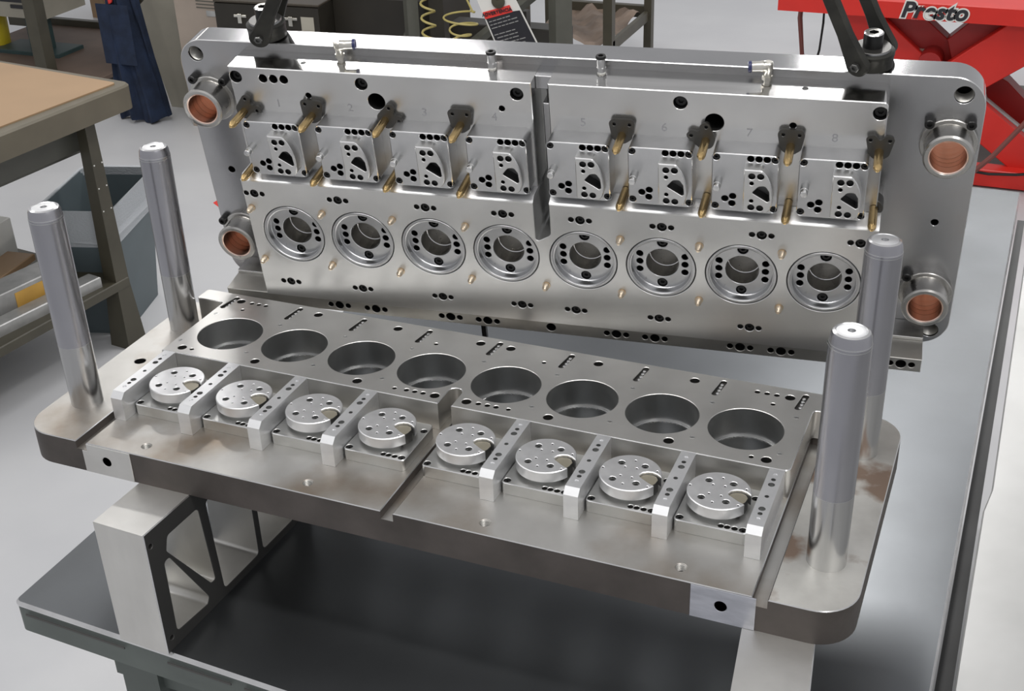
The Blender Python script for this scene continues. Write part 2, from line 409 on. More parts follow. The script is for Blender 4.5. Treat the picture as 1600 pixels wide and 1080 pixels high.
# milled flats with tapped side holes
for x0, x1, hx in ((.0589, .1355, .0962), (.8717, .9430, .9055)):
    b = MB(); b.X = Matrix(((1, 0, 0, 0), (0, 0, -1, -.0874), (0, 1, 0, 0), (0, 0, 0, 1)))
    ztop = -.0012
    b.prism([(x0, -.0448), (x1, -.0448), (x1, ztop if x1 > .5 and False else -.0122 if x0 < .065 and False else ztop), (x0, ztop)] if x0 > .5 else
            [(x0, -.0448), (x1, -.0448), (x1, ztop), (.0668, ztop), (.0668, -.0118), (x0, -.0118)], 0, .0012, .0004, [(circ(hx, -.0225, .0068, 20), .0012, 1), ], mat=0, side=0)
    b.build('milled_flat', ['milled' if x0 > .5 else 'plate', 'black'], LD)
# thread rings in the tapped holes
for hx, hy in ((.1466, -.066), (.3855, -.066), (.6215, -.066), (.8550, -.066)):
    b = MB()
    pr = []
    for k in range(5): pr += [(.0066, -.001 - k * .0018), (.0057, -.0019 - k * .0018)]
    b.lathe(pr[::-1], 20, cap0=False, cap1=False); b.build('thread', 'rail', LD, (hx, hy, 0))
# guide posts
def post_mesh():
    r = .0216; b = MB()
    b.lathe([(r, 0, 1), (r, .092, 1), (r, .0925, 3), (r, .2700, 0), (r, .2712, 3), (r, .2735, 0), (r - .0004, .2745, 3), (r - .0012, .2815, 0), (r - .0030, .2856, 0), (r - .0055, .2868, 4), (r - .0065, .2860, 3), (r - .0075, .2864, 2), (.0042, .2864, 2), (.0030, .280, 3), (.001, .278, 3)], 48)
    return b.mesh('guide_post', ['post', 'postlow', 'alu', 'ring', 'chrome'])
pm = post_mesh()
for x, y in ((0, 0), (0, D), (1, 0), (1, D)): link('guide_post', pm, LD, (x, y, 0))
# bore plate
hs = [(circ(x, YB, .0462, 64), None, 1) for x in BX]
bb, ss, tt = .0064, .0036, .0030
big = [(.085, .260), (.217, .260), (.347, .260), (.476, .259), (.521, .259), (.648, .259), (.7805, .259), (.905, .2575),
       (.084, .1115), (.203, .1115), (.3615, .1115), (.475, .112), (.520, .112), (.632, .112), (.788, .1115), (.907, .1105)]
small = [(.104, .2595), (.116, .2595), (.128, .2595), (.863, .258), (.8755, .258), (.888, .258), (.434, .1125), (.446, .1125), (.458, .1125), (.5365, .1125), (.549, .1125), (.561, .1125)]
tiny = [(.102, .237), (.418, .237), (.578, .238), (.888, .235), (.1, .1115), (.417, .1115), (.578, .1125), (.889, .111)]
hs += [(circ(x, y, bb, 18), .012, 2) for x, y in big] + [(circ(x, y, ss, 12), .01, 2) for x, y in small] + [(circ(x, y, tt, 12), .008, 2) for x, y in tiny]
slx = [.070, .1795, .2860, .3910, .4990, .6045, .7090, .8140, .9200]
hs += [(slotloop(x - .001, .236, x + .003, .267, .0042, 6), .0035, 2) for x in slx]
lo = [(.0605, .0958), (.4868, .0958), (.4868, .1385, .009), (.5055, .1385, .009), (.5055, .0958), (.9380, .0958, .008), (.9385, .2370, .006), (.992, .2370, .004), (.992, .2790, .003), (.0135, .2790, .003), (.0135, .2490, .004), (.0605, .2490, .004)]
lo = roundpoly([(p[0], p[1], p[2] if len(p) > 2 else 0) for p in lo], 0)
b = MB(); b.prism(lo, 0.0002, ZT, .0009, hs, mat=0, side=0, cm=3)
BP = b.build('bore_plate', ['plate', 'bore', 'padm', 'chrome'], LD)
sl = MB()
for k in (.242, .2495, .257, .2645):
    sl.X = Matrix.Translation((.0, k, 0)); sl.lathe([(.0030, -.0002), (.0028, .0006), (.0012, .0016)], 12)
slm = sl.mesh('slot_pins', 'chrome')
for x in slx: link('slot_pins', slm, BP, (x + .0012, 0, ZT - .0034))
dw = MB(); dw.lathe([(.0034, 0), (.0034, .0003), (.0026, .0004), (.0024, .0001)], 16); dwm = dw.mesh('dowel', 'pin')
for x in slx[:]:
    for q in ((x + .0015, .2135), (x - .001, .128)):
        if abs(q[0] - .4975) < .01 and q[1] < .2: continue
        link('dowel', dwm, BP, (q[0], q[1], ZT - .0001))
lr = MB(); lr.lathe([(.0443, -.002), (.0459, -.0003), (.0459, .0002), (.0432, .0002), (.0432, -.002)], 64, cap0=False, cap1=False); lrm = lr.mesh('bore_lip', 'chrome')
for x in BX: link('bore_lip', lrm, BP, (x, YB, .0002))
# cradle rails between the stations
def bar_mesh():
    b = MB(); w = .018
    hl = [(.073, .0028), (.0625, .0040), (.0385, .0026), (.014, .0040), (.0045, .0028)]
    b.prism([(0, 0), (w, 0), (w, .1210), (0, .1210)], 0, .0325, 0)
    top = [(0, .0075), (w, .0075), (w, .1210), (0, .1210)]
    b.v = []; b.f = []; b.m = []
    hs = [(circ(w / 2, y + .0255, r, 14), .007, 1) for y, r in hl] + [(circ(w / 2, .0205 , .0026, 12), .0012, 0), (circ(w / 2, .109, .0026, 12), .0012, 0)]
    V, T = fill(top, [h[0] for h in hs]); b.add([(x, y, ZT) for x, y in V], T, 0)
    for l, d, mm in hs:
        b.strip([(x, y, ZT - d) for x, y in l], [(x, y, ZT) for x, y in l], mm, True)
        V, T = fill(l, []); b.add([(x, y, ZT - d) for x, y in V], T, mm)
    c = .0325
    b.add([(0, 0, 0), (w, 0, 0), (w, 0, c), (0, 0, c), (w, .0075, ZT), (0, .0075, ZT), (0, .121, 0), (w, .121, 0), (w, .121, ZT), (0, .121, ZT)],
          [(0, 1, 2, 3), (3, 2, 4, 5), (1, 7, 8, 4, 2), (0, 3, 5, 9, 6), (6, 9, 8, 7), (0, 6, 7, 1)], 0)
    return b.mesh('divider_bar', ['alu', 'bore'])
bmsh = bar_mesh()
for k in range(4):
    link('divider_bar', bmsh, LD, (.0655 + .1058 * k, -.0255, .0002))
    link('divider_bar', bmsh, LD, (.9145 - .1058 * k, -.0255, .0002))
# stations
def station_lower():
    b = MB(); hw = .0425
    scr = [(-.0365, -.0365), (.0365, -.0365), (.0365, .0265), (-.0365, .0265)]
    hs = [(circ(x, y, .0044, 16), .0045, 1) for x, y in scr]
    hs += [(circ(x, -.0368, .0036, 14), .006, 1) for x in (.0270, .0185, .0115)]
    b.prism(rrect(-hw, -.0435, hw, .044, .006, 5), 0, .0158, .0009, hs, cm=2)
    me = b.mesh('station_block', ['station', 'padm', 'chrome'])
    return me, scr
stm, sscr = station_lower()
def disc_mesh():
    n = 72; r = .0368; pts = []
    a0, a1 = radians(-26), radians(4)
    rim = [(r * cos(a1 + (2 * pi - a1 + a0) * i / n), r * sin(a1 + (2 * pi - a1 + a0) * i / n)) for i in range(n + 1)]
    notch = [(.0250, -.0122), (.0118, -.0035), (.0112, -.0005), (.0135, .0045), (.0185, .0080), (.0245, .0090), (.0305, .0072)]
    out = rim + notch
    b = MB()
    hs = [(circ(x, y, .0043, 20), .0040, 2) for x, y in ((-.016, .0165), (.0125, .0180), (.0125, -.0185), (-.016, -.0185))]
    hs += [(circ(x, y, .0013, 8), .003, 1) for x, y in ((-.0095, .0095), (-.0015, .0255), (.0045, .0105), (-.0095, -.009), (.0045, -.009), (-.002, -.024), (-.034, .0), (.027, -.0205), (.029, .0125))]
    b.prism(out, .0215, .0352, .0010, hs, mat=0)
    for x, y in ((-.016, .0165), (.0125, .0180), (.0125, -.0185), (-.016, -.0185)):
        b.X = Matrix.Translation((x, y, 0)); b.lathe([(.0034, .0313, 2), (.0034, .0320, 2), (.0018, .0320, 1), (.0017, .0316, 1)], 14, 1)
    b.X = Matrix.Identity(4)
    return b.mesh('punch_disc', ['disc', 'black', 'bore'], 25)
dm = disc_mesh()
nk = MB(); nk.lathe([(.030, .0158), (.030, .0216)], 40); nkm = nk.mesh('disc_neck', 'bore')
ins = MB(); ins.prism(roundpoly([(.0105, -.0022), (.0235, -.0120), (.0285, -.0158), (.0325, -.0070), (.0335, .001), (.0300, .0066), (.0245, .0086), (.0185, .0076), (.0135, .0042)], .001, 2), .0158, .0315, .0004, side=1); insm = ins.mesh('wedge_insert', ['insert', 'padm'])
for i, x in enumerate(BX):
    st = link('station_block', stm, LD, (x + .0012, .0375, .0002))
    for sx, sy in sscr: screw(st, sx, sy, .0158 - .0015, .0041)
    link('disc_neck', nkm, st, (-.0025, .0005, 0))
    d = link('punch_disc', dm, st, (-.0012, .0012, 0))
    link('wedge_insert', insm, st, (-.0012, .0012, 0))

# ================================================================== UPPER DIE
UD = thing('upper_die', 'upper half of the die hanging tipped up, with ring inserts and copper bushings', 'die', mat=UT)
b = MB()
def thr(x, y, r): return (circ(x, y, r, 24), .034, 4)
b.prism(rrect(-.040, -.0874, 1.0370, .3145, .040, 10), -.040, 0, .001,
        [thr(-.0130, .2925, .0112), thr(1.0100, .2915, .0115), thr(1.0130, -.0640, .0115), thr(.9985, .1092, .0048), thr(-.001, .1068, .0055),
         *[(circ(x, y, .0228, 32), .0385, 1) for x, y in ((0, 0), (0, D), (1, 0), (1, D))]], mat=0, side=2, cm=3)
b.build('die_shoe', ['upper', 'bore', 'upper_edge', 'chrome', 'black'], UD)
for u, v, r in ((-.0130, .2925, .0112), (1.0100, .2915, .0115), (1.0130, -.0640, .0115)):
    pr = []
    for k in range(7): pr += [(r, -.004 - k * .003), (r * .88, -.0055 - k * .003)]
    MB().lathe(pr[::-1], 24, cap0=False, cap1=False).build('thread', 'rail', UD, (u, v, 0))
# bushings
def bushing():
    b = MB(); ro = .0298; ri = .0232
    b.lathe([(.0345, 0), (.0345, .006), (.0335, .007), (.0290, .007), (.0285, .0085), (.0283, .0330), (ro - .0012, .0345), (ro, .0352), (ro, .0375), (ro - .0022, .0395), (ri + .0008, .0395), (ri, .0388), (ri, .0)], 48, cap0=False, cap1=False)
    me = b.mesh('guide_bushing', 'rail2', 25)
    b = MB(); pr = [(.0190, -.02), (.0190, .0)]
    r = .0216
    b.lathe([(.0232, .0386), (.0226, .0386), (r, .0378), (r, -.036), (.003, -.037)], 48, cap0=False)
    for z in (.004, .014, .024): b.lathe([(r - .0001, z), (r - .0001, z + .0005)], 48, 1, cap0=False, cap1=False)
    ml = b.mesh('bronze_liner', ['bronze', 'brass2'])
    return me, ml
M['brass2'] = metal('brassy_seat', (.30, .22, .15), (.38, .29, .2), .35, bump=0)
M['rail2'] = metal('bushing_steel', (.42, .41, .39), (.54, .53, .51), .28, scale=20, bump=.015)
bm_, lm_ = bushing()
hd = MB(); hd.lathe([(.0062, 0), (.0062, .0105), (.0054, .0115), (.0030, .0115), (.0028, .0085)], 16); hdm = hd.mesh('clamp_screw', 'black')
for (x, y), angs in (((0, 0), (150,)), ((0, D), (128, 50)), ((1, 0), (135, )), ((1, D), (132, 52))):
    B = link('guide_bushing', bm_, UD, (x, y, 0)); l = link('bronze_liner', lm_, B); l['label'] = 'copper coloured bushing liner'
    for a in angs:
        link('clamp_screw', hdm, B, (.0375 * cos(radians(a)), .0375 * sin(radians(a)), .0))
# grease on two bushings
for (x, y, s) in ((1, 0, 1), (0, 0, .55)):
    b = MB()
    for k in range(9):
        a = radians(45 + 12 * k * s + (15 if x == 0 else 0)); rr = .030 + random.uniform(-.001, .004)
        b.X = Matrix.Translation((rr * cos(a), rr * sin(a), random.uniform(.008, .026))) @ Matrix.Diagonal((random.uniform(.6, 1.6), random.uniform(.5, 1), random.uniform(.6, 1.4), 1))
        b.lathe([(.001, -.003), (.0035, -.0015), (.004, 0), (.0028, .002), (.0008, .003)], 10)
    b.build('grease_smear', 'greasem', UD, (x, y, 0)) if 'greasem' in M else None
# cavity plates (upper part) with the middle slot between
SC_BIG = [(.0719, .2880), (.2540, .2875), (.4668, .2860), (.6770, .2872), (.9158, .2880)]
def cavity(u0, u1, rr, bigs, three, bore, tiny_):
    b = MB()
    hs = [(circ(u, v, .0088, 24), .010, 1) for u, v in bigs] + [(circ(u, v, .0062, 20), .02, 1) for u, v in three]
    hs += [(circ(u, v, .0120, 32), .045, 1) for u, v in bore] + [(circ(u, v, .0042, 16), .01, 1) for u, v in tiny_]
    b.prism(rrect(u0, .1500, u1, .3030, rr, 5), 0, .052, .0011, hs, mat=0, side=3, cm=2)
    o = b.build('cavity_plate', ['cavity', 'black', 'chrome', 'cavity_edge'], UD)
    for u, v in bigs: screw(o, u, v, .052 - .006, .0078)
    return o
CL = cavity(.0630, .4866, (0, .001, 0, 0), SC_BIG[:3], [(.1121, .2876), (.1273, .2876), (.1425, .2876)], [(.2722, .2632)], [(.1748, .2660), (.4454, .2642)])
CR = cavity(.5085, .9242, (0, .004, .006, 0), SC_BIG[3:], [], [(.7193, .2630)], [(.8150, .2650)])
# slot rail
b = MB(); b.box(.4945, .5085, .045, .2640, 0, .030, .001); b.box(.4866, .5085, .284, .3025, 0, .030, .0008); b.build('slot_rail', ['upper'], UD)
b = MB(); b.box(.4866, .4944, .045, .2830, 0, .006, 0); b.build('slot_floor', ['bore'], UD)
# lower region base (dark channel behind stations)
b = MB(); b.box(.063, .4866, .1440, .1500, 0, .030, 0); b.box(.5085, .9242, .1440, .1500, 0, .030, 0); b.build('channel_floor', 'bore', UD)
# bore plate
BU = BX; VB = D - YB
b = MB()
trt = [.0769, .2041, .3330, .4431, .5497, .6588, .7872, .9096]; trb = [.1042, .2183, .3414, .4596, .5376, .6548, .7776]
hs = [(circ(u, VB, .0472, 64), None, 1) for u in BU]
hol = []
for lst, v in ((trt, .1228), (trb, -.0268)):
    for u in lst:
        hs += [(circ(u, v, .0064, 18), .008, 2), (circ(u - .0122, v, .0040, 14), .006, 2), (circ(u + .0122, v, .0040, 14), .006, 2)]
        if not (u > .9): pass
        hol.append((u, v))
hs += [(circ(.885, -.0375, .0040, 14), .006, 2)]
bo = [(.0600, -.0545), (.9300, -.0545), (.9300, .1440), (.5085, .1440), (.5085, .0950, .007), (.4866, .0820, .004), (.4866, .1440), (.0605, .1440)]
bo = roundpoly([(p[0], p[1], p[2] if len(p) > 2 else 0) for p in bo], 0)
b.prism(bo, .0, .0833, .0008, hs, mat=0, side=0, cm=0)
BPU = b.build('bore_plate', ['boreplate', 'bore', 'padm'], UD)
# bevelled bright shoulder along the plate's top edge
b = MB()
for u0, u1 in ((.0605, .4864), (.5087, .9300)):
    b.add([(u0, .1442, .0825), (u1, .1442, .0825), (u1, .1442, .0), (u0, .1442, .0), (u0, .1500, .0740), (u1, .1500, .0740), (u1, .1500, .030), (u0, .1500, .030)],
          [(0, 1, 5, 4), (4, 5, 6, 7), (0, 4, 7, 3), (1, 2, 6, 5)])
b.build('shoulder', 'alu', BPU)
for u, v in hol: screw(BPU, u, v, .0833 - .003, .0056)
# ring inserts
def ring():
    b = MB(); F = .072; T = .0833
    b.lathe([(.0455, .03), (.0463, T - .0012), (.0456, T), (.0428, T), (.0422, T - .0012), (.0408, T - .0018), (.0404, F + .0015), (.0396, F), (.0396, F)], 64, cap0=False, cap1=False)
    hs = [(circ(0, 0, .0222, 48), .050, 2)]
    hs += [(circ(0, s * .0322, .0070, 22), .006, 3) for s in (1, -1)]
    hs += [(circ(s * .0305, v, .0047, 18), .014, 3) for s in (1, -1) for v in (-.0125, 0, .0125)]
    b.prism(circ(0, 0, .0400, 64), .012, F, 0, hs, mat=0)
    return b.mesh('ring_insert', ['ring', 'ring', 'rail2', 'black'], 25)
rm = ring()
lipm = MB().lathe([(.0222, .0450), (.0212, .0456), (.0222, .0462)], 40, cap0=False, cap1=False).mesh('inner_lip', 'chrome')
for u in BU:
    r_ = link('ring_insert', rm, UD, (u, VB, 0))
    for s in (1, -1): screw(r_, 0, s * .0322, .0700, .0062)
    link('inner_lip', lipm, r_)
# small bullet pins in the bore plate
sp = MB(); sp.lathe([(.0058, 0, 1), (.0058, .0006, 1), (.0044, .0006), (.0044, .0080), (.0022, .0122), (.0008, .0125)], 18); spm = sp.mesh('bullet_pin', ['brass2', 'brass']) if 'brass2' in M else None
M['brass_unused'] = metal('brassy_seat', (.30, .24, .15), (.38, .31, .2), .35, bump=0)
spm = sp.mesh('bullet_pin', ['brass3', 'brass2']) if 'brass3' in M else None
M['brass3'] = metal('pale_brass', (.66, .55, .42), (.78, .68, .55), .3, bump=0)
spm = sp.mesh('bullet_pin', ['brass3', 'brass2'])
for us, v in (([.0682, .1767, .2820, .3883, .6033, .7080, .8141], .0990), ([.0707, .1779, .2832, .3895, .4975, .6038, .7088, .8148], .0118)):
    for u in us: link('bullet_pin', spm, BPU, (u, v, .0833))
# bottom rail
b = MB()
st_u = [.1731, .2312, .3477, .4040, .5932, .6477, .7657, .8210, .9780]
hs = [(circ(.4985, -.0655, .0068, 20), .02, 1)]
for u in st_u:
    hs += [(circ(u, -.0655, .0068, 20), .012, 1), (circ(u - .0138, -.0655, .0044, 14), .012, 1), (circ(u + .0138, -.0655, .0044, 14), .012, 1)]
b.prism([(-.0095, -.0765), (1.0040, -.0765), (1.0040, -.0550), (-.0095, -.0550)], 0.0002, .0790, .0008, hs, mat=0)
RL = b.build('bottom_rail', ['rail', 'black'], UD)
MB().box(.9320, 1.0040, -.0549, -.0500, .0005, .0380, .0006).build('rail_step', 'cavity', UD)
MB().box(-.0095, .0590, -.0549, -.0500, .0005, .0380, .0006).build('rail_step', 'cavity', UD)
b = MB(); b.box(-.0035, .0035, -.108, -.0766, .062, .069, .0004); b.build('stop_pin', 'black', UD, (.3925, 0, 0))
# stations of the upper half
def station_upper():
    b = MB()
    scr = [(-.0355, .0355), (.0365, .0355), (-.0355, -.0345), (.0375, -.0345)]
    hs = [(circ(x, y, .0047, 16), .004, 1) for x, y in scr]
    hs += [(circ(x, .0355, .0045, 16), .010, 1) for x in (.0068, .0167, .0266)]
    hs += [(circ(x, y, .0045, 16), .010, 1) for x, y in ((-.0233, -.0235), (-.0137, -.0195), (-.0144, -.0300))]
    b.prism(rrect(-.0405, -.0415, .0410, .0415, .007, 5), .0, .0313, .0010, hs, cm=2)
    me = b.mesh('station_block', ['upst', 'black', 'chrome'])
    # D shaped punch
    b = MB()
    arc = [(.0365 - .0, -.0120)]
    prof = [(0, -.0290), (.0300, -.0290)]
    A = [(.0335, -.0250), (.0356, -.0180), (.0362, -.0080), (.0352, .0030), (.0328, .0130), (.0290, .0220), (.0235, .0290)]
    prof += A + [(.0205, .0302), (0, .0302)]
    prof = [(x, y) for x, y in prof]
    win = roundpoly([(.0105, -.0020), (.0300, -.0140, .0016), (.0325, -.0120, .0012), (.0315, .0010, .003), (.0265, .0085, .004), (.0185, .0075, .006)], .002, 4)
    hs = [(win, .024, 1)]
    hs += [(circ(x, y, .0043, 16), .004, 1) for x, y in ((.0098, .0212), (.0205, .0214), (.0103, -.0232), (.0212, -.0236))]
    hs += [(circ(x, y, .0027, 12), .008, 1) for x, y in ((.0100, .0112), (.0104, -.0138))]
    b.prism(prof, .0, .0172, .0012, hs, cm=2)
    md = b.mesh('crescent_punch', ['upst2', 'black', 'chrome'])
    b = MB(); b.lathe([(.0052, 0), (.0052, .0135, 0), (.0046, .0140), (.0046, .0205), (.0040, .0215, 1), (.0010, .0218, 1)], 20)
    mp_ = b.mesh('locating_pin', ['pin', 'chrome'])
    return me, scr, md, mp_
M['upst'] = metal('upper_station_steel', (.54, .545, .555), (.63, .635, .645), .38, scale=18, bump=.004)
M['upst2'] = metal('punch_face_steel', (.60, .60, .595), (.68, .68, .675), .44, scale=20, bump=.003)
um, uscr, udm, upm = station_upper()
for i, u in enumerate(BU):
    st = link('station_block', um, UD, (u - .0008, .1975, .0520))
    for x, y in uscr: screw(st, x, y, .0313 - .0012, .0044)
    P = link('crescent_punch', udm, st, (0.0008, 0, .0313))
    for x, y in ((.0098, .0212), (.0205, .0214), (.0103, -.0232), (.0212, -.0236)): screw(P, x, y, .0172 - .0018, .0037) if False else None
    link('locating_pin', upm, st, (-.0318, .0035, .0313))
# brass guide pins and their dark retainer pads
gp = MB(); gp.lathe([(.0054, 0), (.0054, .040), (.0050, .043), (.0022, .0485), (.0008, .049)], 20); gpm = gp.mesh('brass_pin', 'brass')
pd = MB(); pd.prism(roundpoly([(-.0165, .0220, .006), (.0165, .0220, .006), (.0120, -.0040, .006), (.0, -.0130, .010), (-.0120, -.0040, .006)], .005), 0, .0065, .0010,
                    [(circ(-.0098, .0155, .0022, 10), .003, 1), (circ(.0098, .0155, .0022, 10), .003, 1)]); pdm = pd.mesh('retainer_pad', ['padm', 'black'])
p2 = MB(); p2.prism(roundpoly([(-.0165, .0200, .006), (-.007, .0215, .004), (0, .0120, .005), (.007, .0215, .004), (.0165, .0200, .006), (.0110, -.0040, .006), (.0, -.0130, .010), (-.0110, -.0040, .006)], .005), 0, .0065, .0010,
                    [(circ(-.0112, .0155, .0022, 10), .003, 1), (circ(.0112, .0155, .0022, 10), .003, 1)]); pd2 = p2.mesh('retainer_pad', ['padm', 'black'])
top_u = [.0770, .1782, .2835, .3890, .6040, .7100, .8143, .9191]
rots = [-50, -6, -58, 0, 0, 35, 0, 0]; kinds = [1, 0, 1, 0, 0, 1, 0, 1]
for u, a, k in zip(top_u, rots, kinds):
    P = link('retainer_pad', pd2 if k else pdm, UD, (u, .2400, .0522), (0, 0, radians(a)))
    link('brass_pin', gpm, P, (0, 0, .002))
cl = MB(); cl.lathe([(.0115, 0), (.0115, .020), (.0105, .021), (.0062, .021), (.006, .018)], 24); clm = cl.mesh('pin_collar', 'padm')
for u in (.0750, .1790, .2855, .3900, .6060, .7120, .8160, .9205):
    C_ = link('pin_collar', clm, UD, (u, .1560, .0300))
    link('brass_pin', gpm, C_, (0, 0, .0230))
M['collar'] = M['padm']
# scribed station numbers
def tomesh(o):
    dg = bpy.context.evaluated_depsgraph_get(); me = bpy.data.meshes.new_from_object(o.evaluated_get(dg))
    n = bpy.data.objects.new(o.name, me); COL.objects.link(n); n.parent = o.parent; n.matrix_local = o.matrix_local.copy()
    nm = o.name; bpy.data.objects.remove(o); n.name = nm; return n
def digit(txt, parent, x, y, z, s, rot=0, mat='etch', sx=1):
    cu = bpy.data.curves.new('number', 'FONT'); cu.body = txt; cu.size = s; cu.align_x = 'CENTER'; cu.align_y = 'CENTER'; cu.extrude = .00015
    cu.materials.append(M[mat])
    o = bpy.data.objects.new('scribed_number', cu); COL.objects.link(o); o.parent = parent
    o.location = (x, y, z); o.rotation_euler = (0, 0, rot); o.scale = (sx, 1, 1); bpy.context.view_layer.update()
    return tomesh(o)
for tx, u, par in (('1', .128, CL), ('2', .233, CL), ('3', .338, CL), ('4', .4345, CL), ('5', .5524, CR), ('6', .6570, CR), ('7', .7629, CR), ('8', .8659, CR)):
    digit(tx, par, u, .2515, .0522, .016)
for i, u in enumerate(BX):
    digit(str(i + 1), BPU, u - .022, .0315, .0721, .006)
# air fittings on the plate's top edge
def fit_frame(u, w): return Matrix.Translation((u, .3030, w)) @ Matrix(((1, 0, 0, 0), (0, 0, 1, 0), (0, -1, 0, 0), (0, 0, 0, 1)))
def put(o, u, w, rz=0): o.matrix_local = fit_frame(u, w) @ Matrix.Rotation(rz, 4, 'Z'); return o
b = MB(); b.lathe([(.0052, 0, 1), (.0052, .002, 1), (.0048, .003)], 12); b.lathe([(.0065, .003), (.0065, .008)], 6); b.lathe([(.0056, .008), (.0058, .0095), (.0058, .0200), (.0062, .0205)], 20)
sfm = b.mesh('air_fitting', ['chrome', 'white'])
cb = MB(); cb.lathe([(.0066, .0205), (.0068, .0225), (.0060, .0240), (.0034, .0240), (.0030, .0150)], 20); cbm = cb.mesh('release_collar', 'black')
for u, w in ((.4262, .0170), (.5700, .0140)):
    o = put(link('air_fitting', sfm, UD), u, w); link('release_collar', cbm, o)
b = MB(); b.lathe([(.0045, 0), (.0045, .004)], 12); b.lathe([(.0066, .004), (.0066, .009)], 6); b.lathe([(.0052, .009), (.0052, .016), (.0066, .018), (.0066, .026), (.0052, .0275)], 18)
b.X = Matrix.Translation((0, 0, .0215)) @ Matrix.Rotation(pi / 2, 4, 'Y'); b.lathe([(.0055, 0), (.0072, .003), (.0072, .008), (.0066, .009), (.0066, .0195)], 18)
efm = b.mesh('elbow_fitting', 'fitm') if 'fitm' in M else None
M['fitm'] = metal('nickel_fitting', (.62, .60, .54), (.78, .76, .70), .25, scale=40, bump=.01); efm = b.mesh('elbow_fitting', 'fitm')
cb = MB(); cb.X = Matrix.Translation((0, 0, .0215)) @ Matrix.Rotation(pi / 2, 4, 'Y'); cb.lathe([(.0070, .0195), (.0074, .0205), (.0066, .0235), (.0036, .0235), (.0030, .015)], 18)
M['navyp'] = plain('navy_plastic', (.02, .025, .09), .35); ccm = cb.mesh('release_collar', 'navyp')
for u, w, a in ((.2140, .0160, radians(12)), (.7780, .0160, radians(190))):
    o = put(link('elbow_fitting', efm, UD), u, w, a); link('release_collar', ccm, o)
# small holes in the plate's top edge
for u, w in ((.1655, .030), (.8250, .0270)):
    o = link('edge_hole', MB().lathe([(.0042, -.0002), (.0042, .0003)], 14).mesh('edge_hole', 'black'), UD); put(o, u, w)

# ================================================================== HOIST RINGS
def hoist(u, w, lean, label, rz):
    base = UT @ Matrix.Translation((u, .3146, w)) @ Matrix(((1, 0, 0, 0), (0, 0, 1, 0), (0, -1, 0, 0), (0, 0, 0, 1)))
    base = base @ Matrix.Rotation(rz, 4, 'Z') @ Matrix.Diagonal((1, 1, .88, 1))
    root = thing('hoist_ring', label, 'hoist ring', mat=base, group='swivel hoist rings on the upper die')
    b = MB(); b.lathe([(.0235, 0), (.0262, .002), (.0262, .0170), (.0270, .0185), (.0270, .0235), (.0250, .0250), (.0200, .0255)], 40); b.build('swivel_body', 'blackforge', root)
    b = MB(); b.lathe([(.0225, .0255, 1), (.0225, .0285, 1), (.0220, .0290, 0), (.0110, .0290, 0)], 36); b.build('washer', ['padm', 'ring'], root)
    b = MB(); b.prism(circ(0, 0, .0118, 28), .0290, .0500, .0014, [(circ(0, 0, .0060, 6), .012, 0)], mat=2, side=0, cm=1); b.build('centre_bolt', ['black', 'chrome', 'rail'], root)
    for s in (-1, 1):
        b = MB(); b.X = Matrix.Translation((0, s * .026, .0150)) @ Matrix.Rotation(-s * pi / 2, 4, 'X')
        b.lathe([(.0105, -.006), (.0105, .003), (.0085, .004)], 24)
        b.lathe([(.0062, .012), (.0062, .0160), (.0052, .0170), (.0030, .0170), (.0028, .0150)], 6, cap0=False)
        b.build('pivot_pin', 'blackforge2', root)
        b = MB()
        L = .24; wd = .0105
        b.X = Matrix.Translation((0, s * .0335, .0150)) @ Matrix.Rotation(pi / 2, 4, 'X')
        ca, sa = cos(lean), sin(lean)
        # plate in local (x, z) leaning; drawn in (px,py)->(x,z)
        prof = []
        for k in range(13):
            t_ = pi + pi * k / 12; prof.append((.0145 * cos(t_), .0145 * sin(t_)))
        prof += [(.0120, .020), (.0095, .045), (.0090, L), (-.0090, L), (-.0095, .045), (-.0120, .020)]
        prof = [(x * ca + y * sa, -x * sa + y * ca) for x, y in prof]
        A = sum(prof[i - 1][0] * prof[i][1] - prof[i][0] * prof[i - 1][1] for i in range(len(prof)))
        if A < 0: prof = prof[::-1]
        b.prism(prof, -.0045, .0045, .0018); b.build('bail_arm', 'blackforge', root)
    b = MB(); tx, tz = L * sin(lean), L * cos(lean) + .0150
    b.tube([(tx, -.042, tz), (tx, .042, tz)], .0105, 14); b.build('bail_crossbar', 'blackforge', root)
    return root
M['blackforge2'] = metal('pivot_dark', (.06, .06, .058), (.12, .12, .115), .32, metallic=.8, bump=.02)
hl = hoist(.0945, -.0200, radians(27), 'x', radians(8))
hr = hoist(.8982, -.0200, radians(-27), 'right black swivel hoist ring on the upper die edge in front of the red lift', radians(-26))
hl['label'] = 'black swivel hoist ring at the left end of the upper die edge'

